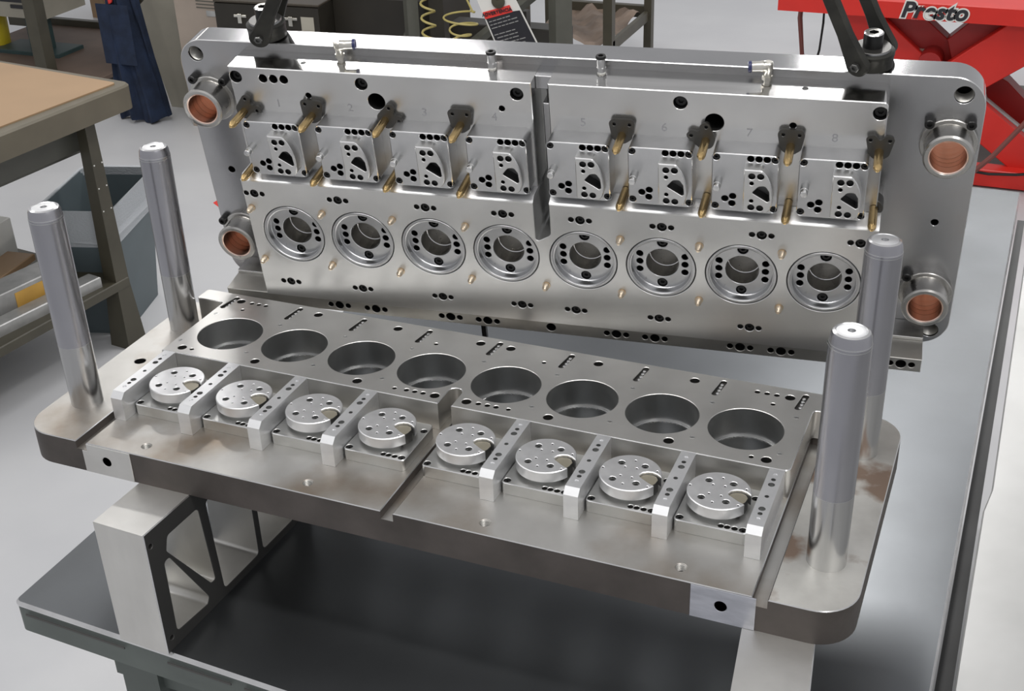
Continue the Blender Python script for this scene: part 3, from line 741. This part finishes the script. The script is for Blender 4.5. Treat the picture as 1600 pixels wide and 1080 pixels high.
# ================================================================== BACKGROUND
# red lift table ----------------------------------------------------
RT = thing('lift_table', 'red scissor lift table with a printed name decal behind the die', 'lift table', (1.0, 4.4, ZF))
INV3 = Matrix.Translation((-1.0, -4.4, -ZF))
def rpart(name, mat, fn, ang=35):
    b = MB(); b.X = INV3; fn(b); return b.build(name, mat, RT)
rpart('platform', 'red', lambda b: b.box(.137, 2.2, 3.94, 5.2, -.438, -.372, .004))
rpart('base_frame', 'red', lambda b: (b.box(.5, 2.2, 3.94, 4.02, ZF + .01, -1.012, .003), b.box(.5, .6, 4.02, 5.2, ZF + .01, -1.03, .003)))
rpart('base_pan', 'olivegrey', lambda b: b.box(.55, 2.2, 4.02, 5.2, ZF + .01, -1.045, .002))
def arm(p0, p1, w, y0, y1, c=.003):
    def fn(b):
        b2 = b.X; b.X = INV3 @ Matrix(((1, 0, 0, 0), (0, 0, -1, y0), (0, 1, 0, 0), (0, 0, 0, 1)))
        a = Vector(p0); e = Vector(p1); d = (e - a).normalized(); n_ = Vector((-d.y, d.x)) * w / 2
        lp = [tuple(a - n_), tuple(e - n_), tuple(e + n_), tuple(a + n_)]
        b.prism(lp, y0 - y1, 0, c); b.X = b2
    return fn
def armpoly(mat, pts, y0, y1):
    b = MB(); b.X = INV3 @ Matrix(((1, 0, 0, 0), (0, 0, -1, y0), (0, 1, 0, 0), (0, 0, 0, 1)))
    A = sum(pts[i - 1][0] * pts[i][1] - pts[i][0] * pts[i - 1][1] for i in range(len(pts)))
    b.prism(pts if A > 0 else pts[::-1], y0 - y1, 0, .003); b.build('scissor_arm', mat, RT)
armpoly('red', [(1.01, -.442), (1.30, -.442), (1.162, -.546), (.968, -.693), (.62, -.93), (.53, -.82), (.813, -.609)], 4.0, 4.05)
armpoly('redshade', [(.786, -.539), (.884, -.442), (1.034, -.442), (.814, -.621)], 4.06, 4.14)  # dark polygons paint the shaded faces of the arm channels
armpoly('redshade', [(.48, -.442), (.655, -.442), (.788, -.550), (.900, -.643), (.780, -.690), (.680, -.640)], 4.10, 4.18)
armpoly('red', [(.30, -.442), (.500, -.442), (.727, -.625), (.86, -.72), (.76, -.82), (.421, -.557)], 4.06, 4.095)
armpoly('redshade', [(.90, -.66), (1.031, -.730), (1.129, -.819), (1.30, -1.00), (1.20, -1.02), (.971, -.821)], 4.20, 4.30)
armpoly('red', [(.90, -.72), (1.126, -.885), (1.215, -1.060), (1.127, -1.046), (.90, -.88)], 4.0, 4.05)
rpart('cylinder_rod', 'grey', lambda b: b.tube([(.90, 4.10, -.735), (1.3, 4.10, -1.02)], .011, 10))
b = MB(); b.X = INV3 @ Matrix.Translation((.737, 4.13, -.62)) @ Matrix.Rotation(pi / 2, 4, 'X'); b.lathe([(.045, 0), (.045, .14)], 20); b.build('pivot_hub', 'redshade', RT)
b = MB(); b.X = INV3 @ Matrix.Translation((.70, 4.09, -.64)); b.box(-.035, .02, -.004, 0, -.03, .05, 0); b.build('warning_sticker', 'cardboard', RT)
# decal: white outlined panel plus slanted lettering
def text3(body, size, mat, parent, mtx, extr=.001, offs=0.0, shear=.25, name='lettering'):
    cu = bpy.data.curves.new(name, 'FONT'); cu.body = body; cu.size = size; cu.extrude = extr; cu.offset = offs; cu.shear = shear
    cu.align_x = 'CENTER'; cu.align_y = 'CENTER'; cu.space_character = 1.1
    cu.materials.append(M[mat]); o = bpy.data.objects.new(name, cu); COL.objects.link(o); o.parent = parent; o.matrix_local = mtx; bpy.context.view_layer.update()
    return tomesh(o)
TF = Matrix(((1, 0, 0, 0), (0, 0, -1, 0), (0, 1, 0, 0), (0, 0, 0, 1)))
text3('Presto', .083, 'white', RT, Matrix.Translation((.732 - 1.0, 3.9385 - 4.4, -.404 - ZF)) @ TF, .0008, .0085, name='decal_backing')
text3('Presto', .083, 'stain', RT, Matrix.Translation((.732 - 1.0, 3.9370 - 4.4, -.404 - ZF)) @ TF, .0008, .0030, name='decal_lettering')

# hoses
hb = MB()
tag(hb.tube([(.20, 4.30, -.10), (.175, 4.28, -.35), (.17, 4.27, -.55), (.205, 4.26, -.80), (.22, 4.28, ZF + .012)], .0105, 8).build('air_hose', 'hoser'), 'brown rubber hose hanging down left of the red lift', 'hose')
tag(MB().tube([(.27, 4.25, -.40), (.272, 4.25, -.56), (.262, 4.27, -.68), (.235, 4.30, -.8), (.22, 4.34, ZF + .008)], .005, 8).build('power_cable', 'black'), 'thin black cable hanging beside the brown hose', 'cable')
tag(MB().tube([(1.28, 3.80, -.55), (1.16, 3.80, -.70), (1.03, 3.81, -.90), (.90, 3.83, -1.06), (.84, 3.83, ZF + .012), (.6, 3.83, ZF + .012)], .010, 8).build('lift_hose', 'hoser'), 'brown hose slanting across the red lift at right', 'hose')
tag(MB().tube([(.86, 3.93, -1.0), (.93, 3.9, -1.006), (1.02, 3.89, -1.009), (1.12, 3.90, -1.004), (1.3, 3.93, -.98)], .006, 8).build('lift_cable', 'black'), 'black cable drooping over the red lift base', 'cable')

# floor arrow ----------------------------------------------------------
b = MB(); b.prism([(-1.900, 2.835), (-1.845, 2.800), (-1.895, 2.905)], ZF, ZF + .0015, 0)
tag(b.build('floor_arrow', 'redtape'), 'red tape arrow on the grey floor left of the upper die', 'floor marking')

# left workbench ---------------------------------------------------------
WB = thing('workbench', 'olive steel workbench with tan hardboard top at the left edge', 'workbench', (-1.38, 1.86, ZF), radians(-7))
ZB = -.24 - ZF
b = MB(); b.prism(roundpoly([(-1.2, -1.1, .01), (0, -1.1, .01), (0, 0, .035), (-1.2, 0, .01)], .01), ZB - .075, ZB, .006); b.build('top_frame', 'olivegrey2', WB) if 'olivegrey2' in M else None
M['benchedge'] = plain('bench_edge_paint', (.115, .10, .070), .45, var=.1)
b.build('top_frame', 'benchedge', WB)
b = MB(); b.prism(roundpoly([(-1.19, -1.09), (-.055, -1.09), (-.035, -.035), (-1.19, -.02)], .012), ZB, ZB + .005, .001); b.build('hardboard', 'tan', WB)
b = MB(); b.box(-1.1, -.16, -.95, -.10, ZB - .21, ZB - .075, .003); b.build('drawer_case', 'olivegrey', WB)
b = MB(); b.box(-.16, -.13, -1.0, -.10, ZB - .19, ZB - .08, .003); b.build('side_apron', 'olivegrey', WB)
def flare_leg(x, y):
    b = MB()
    w = .028
    for (za, zb_, wa, wb_) in ((ZB - .075, .22, .019, .027), (.22, 0, .027, .040)):
        b.add([(x - wa, y - wa, za), (x + wa, y - wa, za), (x + wa, y + wa, za), (x - wa, y + wa, za), (x - wb_, y - wb_, zb_), (x + wb_, y - wb_, zb_), (x + wb_, y + wb_, zb_), (x - wb_, y + wb_, zb_)],
              [(0, 1, 5, 4), (1, 2, 6, 5), (2, 3, 7, 6), (3, 0, 4, 7)] + ([(0, 3, 2, 1)] if za > .5 else [(4, 5, 6, 7)]))
    o = b.build('leg', 'olive', WB)
    h = MB()
    for k in range(6):
        for s in (-1, 1):
            h.X = Matrix.Translation((x + .0205 + (.6 - .09 * k) * 0, y + s * .016, .25 + .075 * k)) @ Matrix.Rotation(pi / 2, 4, 'Y'); h.lathe([(.0026, 0), (.0026, .003)], 8)
    h.build('leg_holes', 'white', o)['kind'] = 'stuff'
flare_leg(-.090, -.135); flare_leg(-.090, -.88); flare_leg(-1.05, -.135)
b = MB(); b.box(-1.1, -.06, -.90, -.11, .205, .235, .003); b.build('lower_shelf', 'olive', WB)
# scrap and blocks on the bench shelf (world placement via parent-free things)
def wb(x, y, z): return (Matrix.Translation((-1.38, 1.86, ZF)) @ Matrix.Rotation(radians(-7), 4, 'Z')) @ Vector((x, y, z))
items = [('steel_bar', 'long grey steel bar on the bench shelf, nearest the shelf edge', (-.125, -.42, .235), (.055, .44, .035), -4, 'grey'),
         ('steel_block', 'grey steel block with an orange label on the bench shelf', (-.225, -.44, .235), (.10, .34, .085), -4, 'grey'),
         ('steel_plate', 'flat dark steel plate behind the labelled block on the bench shelf', (-.37, -.50, .235), (.13, .40, .055), 6, 'olivegrey'),
         ('timber_offcut', 'pale tan offcut on top of the stack under the workbench', (-.34, -.40, .292), (.10, .32, .022), 14, 'tan'),
         ('white_tray', 'white tray standing high behind the front post on the bench shelf', (-.50, -.34, .235), (.10, .30, .16), 8, 'white')]
for nm, lb, (x, y, z), (sx, sy, sz), a, mt_ in items:
    o = MB().box(-sx / 2, sx / 2, -sy / 2, sy / 2, 0, sz, .003).build(nm, mt_)
    o.location = wb(x, y, z); o.rotation_euler = (0, 0, radians(-7 + a)); tag(o, lb, 'offcut')
    if nm == 'steel_block': MB().box(sx / 2, sx / 2 + .0015, -.01, .11, .012, .07, 0).build('paper_label', 'orange', o)

# bin ---------------------------------------------------------------------
BN = thing('waste_bin', 'dark grey rectangular bin lined with a clear bag behind the workbench leg', 'bin', (-1.652, 1.91, ZF), radians(16))
def taper(b, x0, y0, x1, y1, z0, z1, th, mat=0):
    a = rrect(-x0, -y0, x0, y0, .03, 5); c = rrect(-x1, -y1, x1, y1, .035, 5)
    b.strip([(x, y, z0) for x, y in a], [(x, y, z1) for x, y in c], mat)
    ai = offset(a, th); ci = offset(c, th)
    b.strip([(x, y, z0 + .01) for x, y in ai], [(x, y, z1) for x, y in ci], mat, True)
    b.strip([(x, y, z1) for x, y in c], [(x, y, z1) for x, y in ci], mat)
    V, T = fill(ai, []); b.add([(x, y, z0 + .01) for x, y in V], T, mat); V, T = fill(a, []); b.add([(x, y, z0) for x, y in V], [t_[::-1] for t_ in T], mat)
b = MB(); taper(b, .085, .155, .125, .195, 0, .50, .004); b.build('bin_body', 'binm', BN); BN.scale = (1, 1, .91)
b = MB(); a = rrect(-.1265, -.1965, .1265, .1965, .035, 5); n_ = len(a)
low = [(x * .975, y * .985, .385 + .012 * sin(7 * i / n_ * 2 * pi)) for i, (x, y) in enumerate(a)]
b.strip(low, [(x * 1.01, y * 1.01, .503) for x, y in a], 0)
b.strip([(x * 1.01, y * 1.01, .503) for x, y in a], [(x * .955, y * .965, .500) for x, y in a], 0)
b.strip([(x * .955, y * .965, .500) for x, y in a], [(x * .92, y * .94, .36) for x, y in a], 0)
b.build('bin_liner', 'liner', BN)

# second bench at the far left ---------------------------------------------
FB = thing('far_bench', 'olive steel bench with a brown lower shelf at the top left', 'workbench', (-3.5, 4.0, ZF))
I4 = Matrix.Translation((3.5, -4.0, -ZF))
def fpart(name, mat, *a, c=.003):
    b = MB(); b.X = I4; b.box(*a, c); return b.build(name, mat, FB)
fpart('shelf', 'brown2', -4.3, -3.22, 3.72, 4.25, -.965, -.945) if 'brown2' in M else None
M['brown2'] = plain('dusty_brown_shelf', (.15, .105, .08), .6, scale=4, var=.2)
fpart('shelf', 'brown2', -4.2, -3.14, 3.66, 4.50, -.965, -.945)
fpart('front_rail', 'olive', -4.2, -3.10, 3.63, 3.67, -1.0, -.955)
fpart('rear_rail', 'olive', -4.4, -3.10, 4.50, 4.54, -.97, -.91)
fpart('leg', 'olive', -3.47, -3.40, 3.66, 3.73, ZF, -.35)
fpart('leg', 'olive', -3.62, -3.56, 4.66, 4.72, ZF, -.35)
fpart('leg', 'olive', -4.4, -4.34, 4.66, 4.72, ZF, -.35)
fpart('top_rail', 'olive', -4.6, -3.2, 4.40, 4.46, -.66, -.56)
fpart('bench_top', 'olive', -4.5, -3.2, 3.6, 4.7, -.35, -.29)
def simple(name, mat, label, cat, x0, x1, y0, y1, z0, z1, c=.004, group=None):
    b = MB(); b.X = Matrix.Translation((-(x0 + x1) / 2, -(y0 + y1) / 2, -z0)); b.box(x0, x1, y0, y1, z0, z1, c)
    o = b.build(name, mat, None, ((x0 + x1) / 2, (y0 + y1) / 2, z0)); return tag(o, label, cat, group)
MS = thing('white_machine', 'white boxy machine on a dark stand at the top left corner', 'machine', (-3.75, 3.98, ZF))
def mpart(name, mat, *a, c=.003):
    b = MB(); b.X = Matrix.Translation((3.75, -3.98, -ZF)); b.box(*a, c); return b.build(name, mat, MS)
mpart('housing', 'cream', -4.15, -3.60, 3.93, 4.25, -.74, -.40, c=.01)
mpart('slot', 'stain', -3.88, -3.70, 3.924, 3.93, -.66, -.625, c=0)
mpart('slot', 'stain', -3.80, -3.72, 3.920, 3.926, -.69, -.672, c=0)
mpart('stand_post', 'teal', -3.80, -3.70, 4.0, 4.08, -.925, -.74)
mpart('stand_foot', 'teal', -4.0, -3.58, 3.95, 4.15, -.9449, -.925)
b = MB(); b.lathe([(.055, 0), (.06, .14), (.05, .16), (.03, .17), (.03, .20)], 24)
tag(b.build('yellow_bottle', 'yellow', None, (-4.10, 4.10, -.945)), 'yellow plastic bottle on the far bench\'s brown shelf', 'bottle')
b = MB(); pts = [(.10 * cos(2 * pi * k / 24), .10 * sin(2 * pi * k / 24), 0) for k in range(25)]; b.tube(pts, .010, 8)
tag(b.build('cable_coil', 'white', None, (-4.10, 4.72, ZF + .012)), 'white coiled cable lying on the floor behind the far bench', 'cable')
simple('teal_crate', 'teal', 'dark teal crate on the floor under the far bench', 'crate', -4.1, -3.7, 4.95, 5.2, ZF, -.98)
simple('brown_carton', 'tan', 'tan carton leaning behind the far bench leg', 'carton', -4.35, -4.15, 5.15, 5.35, ZF, -.75)
simple('blue_crate', 'bluep', 'bright blue crate behind the navy apron', 'crate', -3.47, -3.2, 4.8, 5.0, ZF + .0, -.86)
simple('dark_cupboard', 'brown', 'brown cupboard standing behind the navy apron and cream board', 'cupboard', -3.45, -2.6, 5.05, 5.4, ZF, -.2)

# navy apron -----------------------------------------------------------------
b = MB(); N = 26; K = 20; vs = []; fs = []
for side in (0, 1):
    for j in range(K + 1):
        t_ = j / K; z = -1.075 + t_ * .90
        w = .128 - .065 * min(1, max(0, (t_ - .12) / .75)) ; cx = -2.815 - .045 * t_
        for i in range(N + 1):
            s_ = i / N - .5
            fold = .020 * sin(s_ * 17 + 2.2 * t_) * (1 - .5 * t_) + .010 * sin(s_ * 31 + 5 * t_ + 1)
            vs.append((cx + s_ * 2 * w, 3.62 + fold - .05 * cos(s_ * pi) + (.03 + .05 * cos(s_ * pi)) * side, z - (.012 * sin(s_ * 9) if j == 0 else 0)))
st_ = (K + 1) * (N + 1)
for side in (0, 1):
    for j in range(K):
        for i in range(N):
            a = side * st_ + j * (N + 1) + i; q = (a, a + 1, a + N + 2, a + N + 1); fs.append(q if side == 0 else q[::-1])
for j in range(K):
    for i in (0, N):
        a = j * (N + 1) + i; fs.append((a, a + N + 1, a + N + 1 + st_, a + st_))
for i in range(N):
    for j in (0, K):
        a = j * (N + 1) + i; fs.append((a, a + 1, a + 1 + st_, a + st_))
b.add(vs, fs)
AP = b.build('apron', 'navy'); tag(AP, 'navy blue cloth apron hanging down almost to the floor', 'apron')
o = MB().box(-.105, .075, 0, .004, -.14, .14, 0).build('pocket', 'navy', AP, (-2.83, 3.555, -.66))
o = MB().lathe([(.022, 0), (.02, .006)], 12).build('red_badge', 'redtape', AP, (-2.865, 3.57, -.50), (pi / 2, 0, 0)); o['label'] = 'small pink red badge'

# white panel -------------------------------------------------------------------
b = MB(); b.X = Matrix.Shear('XY', 4, (0, 0)) if False else Matrix.Identity(4)
b.add([(-2.815, 3.83, ZF), (-2.63, 3.83, ZF), (-2.66, 3.80, -.40), (-2.90, 3.80, -.60), (-2.815, 3.86, ZF), (-2.63, 3.86, ZF), (-2.66, 3.83, -.40), (-2.90, 3.83, -.60)],
      [(0, 1, 2, 3), (4, 7, 6, 5), (0, 4, 5, 1), (1, 5, 6, 2), (2, 6, 7, 3), (3, 7, 4, 0)])
tag(b.build('leaning_board', 'cream'), 'cream painted board standing on the floor between apron and carton', 'board')
# carton with shipping label
CT = simple('carton', 'cardboard', 'pale shipping carton with a small printed label left of the dark cabinet', 'carton', -2.54, -2.26, 3.62, 3.9, ZF, -.34)
for z in (.60, .585, .57): MB().box(-.02, .10, -.1425, -.1405, z, z + .004, 0).build('print_line', 'olivegrey', CT)
MB().box(.03, .09, -.1425, -.1405, .535, .56, 0).build('print_block', 'grey', CT)
simple('dark_stand', 'darkbox', 'dark narrow stand between the cream board and the carton', 'stand', -2.62, -2.56, 3.75, 3.85, ZF, -.3)

# dark cabinet -------------------------------------------------------------------
DC = thing('machine_cabinet', 'dark olive machine cabinet with latches behind the left hoist ring', 'cabinet', (-1.72, 3.51, ZF), radians(4))
b = MB(); b.box(-.52, 0, 0, .9, 0, .65, .006); b.build('cabinet_body', 'darkbox2', DC) if 'darkbox2' in M else None
M['darkbox2'] = plain('cabinet_brown', (.05, .04, .028), .42, var=.1)
b = MB(); b.box(-.50, 0, 0, .42, 0, .645, .006); b.box(.002, .46, .14, .60, 0, .66, .006); b.build('cabinet_body', 'darkbox', DC)
b = MB(); b.box(-.50, .005, -.004, .42, .646, .656, .003); b.build('cabinet_lid', 'darkbox2', DC)
for x in (-.385, -.14):
    b = MB(); b.box(x, x + .018, -.012, 0, .56, .60, .001); b.box(x - .02, x + .04, -.008, 0, .585, .595, .001); b.build('latch', 'fitm', DC)
b = MB(); b.box(-.085, -.025, -.0025, -.0005, .49, .60, 0); b.build('paper_tag', 'cream', DC)
b = MB(); b.X = Matrix.Translation((.36, .138, .50)) @ Matrix.Rotation(pi / 2, 4, 'X'); b.lathe([(.035, 0), (.035, .006), (.025, .01)], 24); b.build('dial', 'olivegrey', DC)

# machine stand with posts and diagonal ------------------------------------------
MF = thing('braced_stand', 'dark grey frame with upright posts and a slanting brace behind the die', 'frame', (-.8, 3.9, ZF))
def fr(name, mat, pts, w):
    b = MB(); b.X = Matrix.Translation((.8, -3.9, -ZF)); b.tube([Vector(p) for p in pts], w, 4); return b.build(name, mat, MF)
fr('post', 'olivegrey', [(-1.30, 3.55, ZF), (-1.30, 3.55, .1)], .034)
fr('post', 'darkbox', [(-1.22, 3.60, ZF), (-1.22, 3.60, .1)], .045)
fr('brace', 'olivegrey', [(-1.16, 3.60, -.66), (-.78, 3.62, -.36)], .022)
fr('crossbar', 'darkbox', [(-1.25, 3.62, -.315), (-.62, 3.62, -.33)], .030)
fr('post', 'olivegrey', [(-.66, 3.60, ZF), (-.66, 3.60, .1)], .05)
b = MB(); b.X = Matrix.Translation((.8, -3.9, -ZF)); b.box(-1.2, -.68, 3.70, 3.80, -.9, -.52, .004); b.box(-.98, -.83, 3.66, 3.70, -.52, -.44, .003); b.build('back_sheet', 'darkbox', MF)
# yellow coil
b = MB(); pts = []
for k in range(150):
    a = k / 150 * 2 * pi * 4.2; t_ = k / 150
    pts.append((-1.06 + (.055 + .02 * sin(3 * t_ * pi)) * cos(a), 3.52 + .05 * sin(a), -.42 - .20 * t_ + .0))
b.tube([(-1.15, 3.5, -.1)] + pts, .0042, 7)
tag(b.build('coiled_air_hose', 'hosey'), 'yellow coiled air hose hanging in the machine frame', 'hose')
b = MB(); pts = [(-1.215 + .03 * cos(k * .42), 3.535 + .02 * sin(k * .42), -.25 - .004 * k) for k in range(90)]
b.tube(pts, .005, 6); tag(b.build('spiral_cable', 'hosey'), 'yellow coiled cord against the brown post', 'cord')

# bench frame right of it ----------------------------------------------------------
SF = thing('shelf_stand', 'dark steel stand with a crumpled brown sheet on its shelf, centre top', 'shelf', (-1.0, 4.9, ZF))
def sfp(name, mat, *a, c=.002):
    b = MB(); b.X = Matrix.Translation((1.0, -4.9, -ZF)); b.box(*a, c); return b.build(name, mat, SF)
sfp('leg', 'olive', -.82, -.775, 4.60, 4.65, ZF, -.3); sfp('leg', 'olive', -1.35, -1.30, 5.2, 5.25, ZF, -.3); sfp('leg', 'olive', -1.28, -1.20, 4.55, 4.62, ZF, -.3); sfp('leg', 'olive', -.80, -.76, 5.2, 5.25, ZF, -.3)
sfp('rail', 'olive', -1.28, -.78, 5.22, 5.26, -.86, -.80); sfp('rail', 'olive', -.80, -.775, 4.62, 5.24, -.87, -.82)
sfp('top_rail', 'olive', -1.3, -.78, 4.62, 4.66, -.60, -.55)
b = MB(); b.X = Matrix.Translation((1.0, -4.9, -ZF)); n1 = 14; vs = []; fs = []
for j in range(n1 + 1):
    for i in range(n1 + 1):
        vs.append((-1.24 + .42 * i / n1, 4.62 + .60 * j / n1, -.835 + random.uniform(-.014, .014) + .02 * sin(i * .9 + j * .7)))
for j in range(n1):
    for i in range(n1):
        a = j * (n1 + 1) + i; fs.append((a, a + 1, a + n1 + 2, a + n1 + 1))
b.add(vs, fs); b.build('shelf_sheet', 'brown', SF)

# warning tag --------------------------------------------------------------------------
TG = thing('warning_tag', 'black hanging warning tag with a red header behind the upper die', 'tag', (.335, .62, .43))
o_ = Vector((.335, .62, .43))
# corners (x,z) at y = .6 plane, leaning
A_ = Vector((.3452, .60, .4075)); B_ = Vector((.4085, .60, .4145)); C_d = Vector((.452, .60, .3330)); D_d = Vector((.3800, .60, .3250))
def tagquad(name, mat, u0, u1, v0, v1, lift, sk=0.0):
    def P(u, v):
        v = v - sk * (u - .5)
        top = A_.lerp(B_, u); bot = D_d.lerp(C_d, u); return top + (bot - top) * v
    pts = [P(u0, v1), P(u1, v1), P(u1, v0), P(u0, v0)]
    b = MB(); f_ = [p + Vector((0, -lift, 0)) - o_ for p in pts]; k_ = [p + Vector((0, -lift + .0006, 0)) - o_ for p in pts]
    b.add(f_ + k_, [(0, 1, 2, 3), (7, 6, 5, 4), (0, 4, 5, 1), (1, 5, 6, 2), (2, 6, 7, 3), (3, 7, 4, 0)])
    return b.build(name, mat, TG)
tagquad('card', 'white', 0, 1, -.45, 1, 0)
tagquad('black_panel', 'stain', .04, .965, .06, .97, .0008, .06)
tagquad('red_header', 'redtape', .02, .78, -.03, .09, .0012, .14)
for k in range(9):
    if k == 3: continue
    e = .55 + .35 * random.random(); u = .08 + (.04 if k > 4 else 0)
    while u < e:
        w_ = random.uniform(.06, .16); tagquad('print_line', 'grey', u, u + w_, .135 + .058 * k, .150 + .058 * k, .0014, .16); u += w_ + .025
ang_ = math.atan2((B_ - A_).z, (B_ - A_).x) + .16
text3('ADVERTENCIA', .0070, 'stain', TG, Matrix.Translation(A_.lerp(B_, .40) + Vector((.0010, -.0022, -.0035)) - o_) @ Matrix.Rotation(-ang_, 4, 'Y') @ TF, .0002, .0002, 0, 'header_text')
b = MB(); b.X = Matrix.Translation(A_.lerp(B_, .52) + Vector((-.004, -.001, .012)) - o_) @ Matrix.Rotation(pi / 2, 4, 'X'); b.lathe([(.0105, 0), (.0105, .002), (.006, .003)], 24); b.build('grommet', 'olive', TG)
b = MB(); b.tube([A_.lerp(B_, .5) + Vector((-.003, -.004, .016)) - o_, Vector((-.0, -.03, .12)), Vector((.05, -.03, .45))], .002, 8); b.build('hanging_cord', 'black', TG)
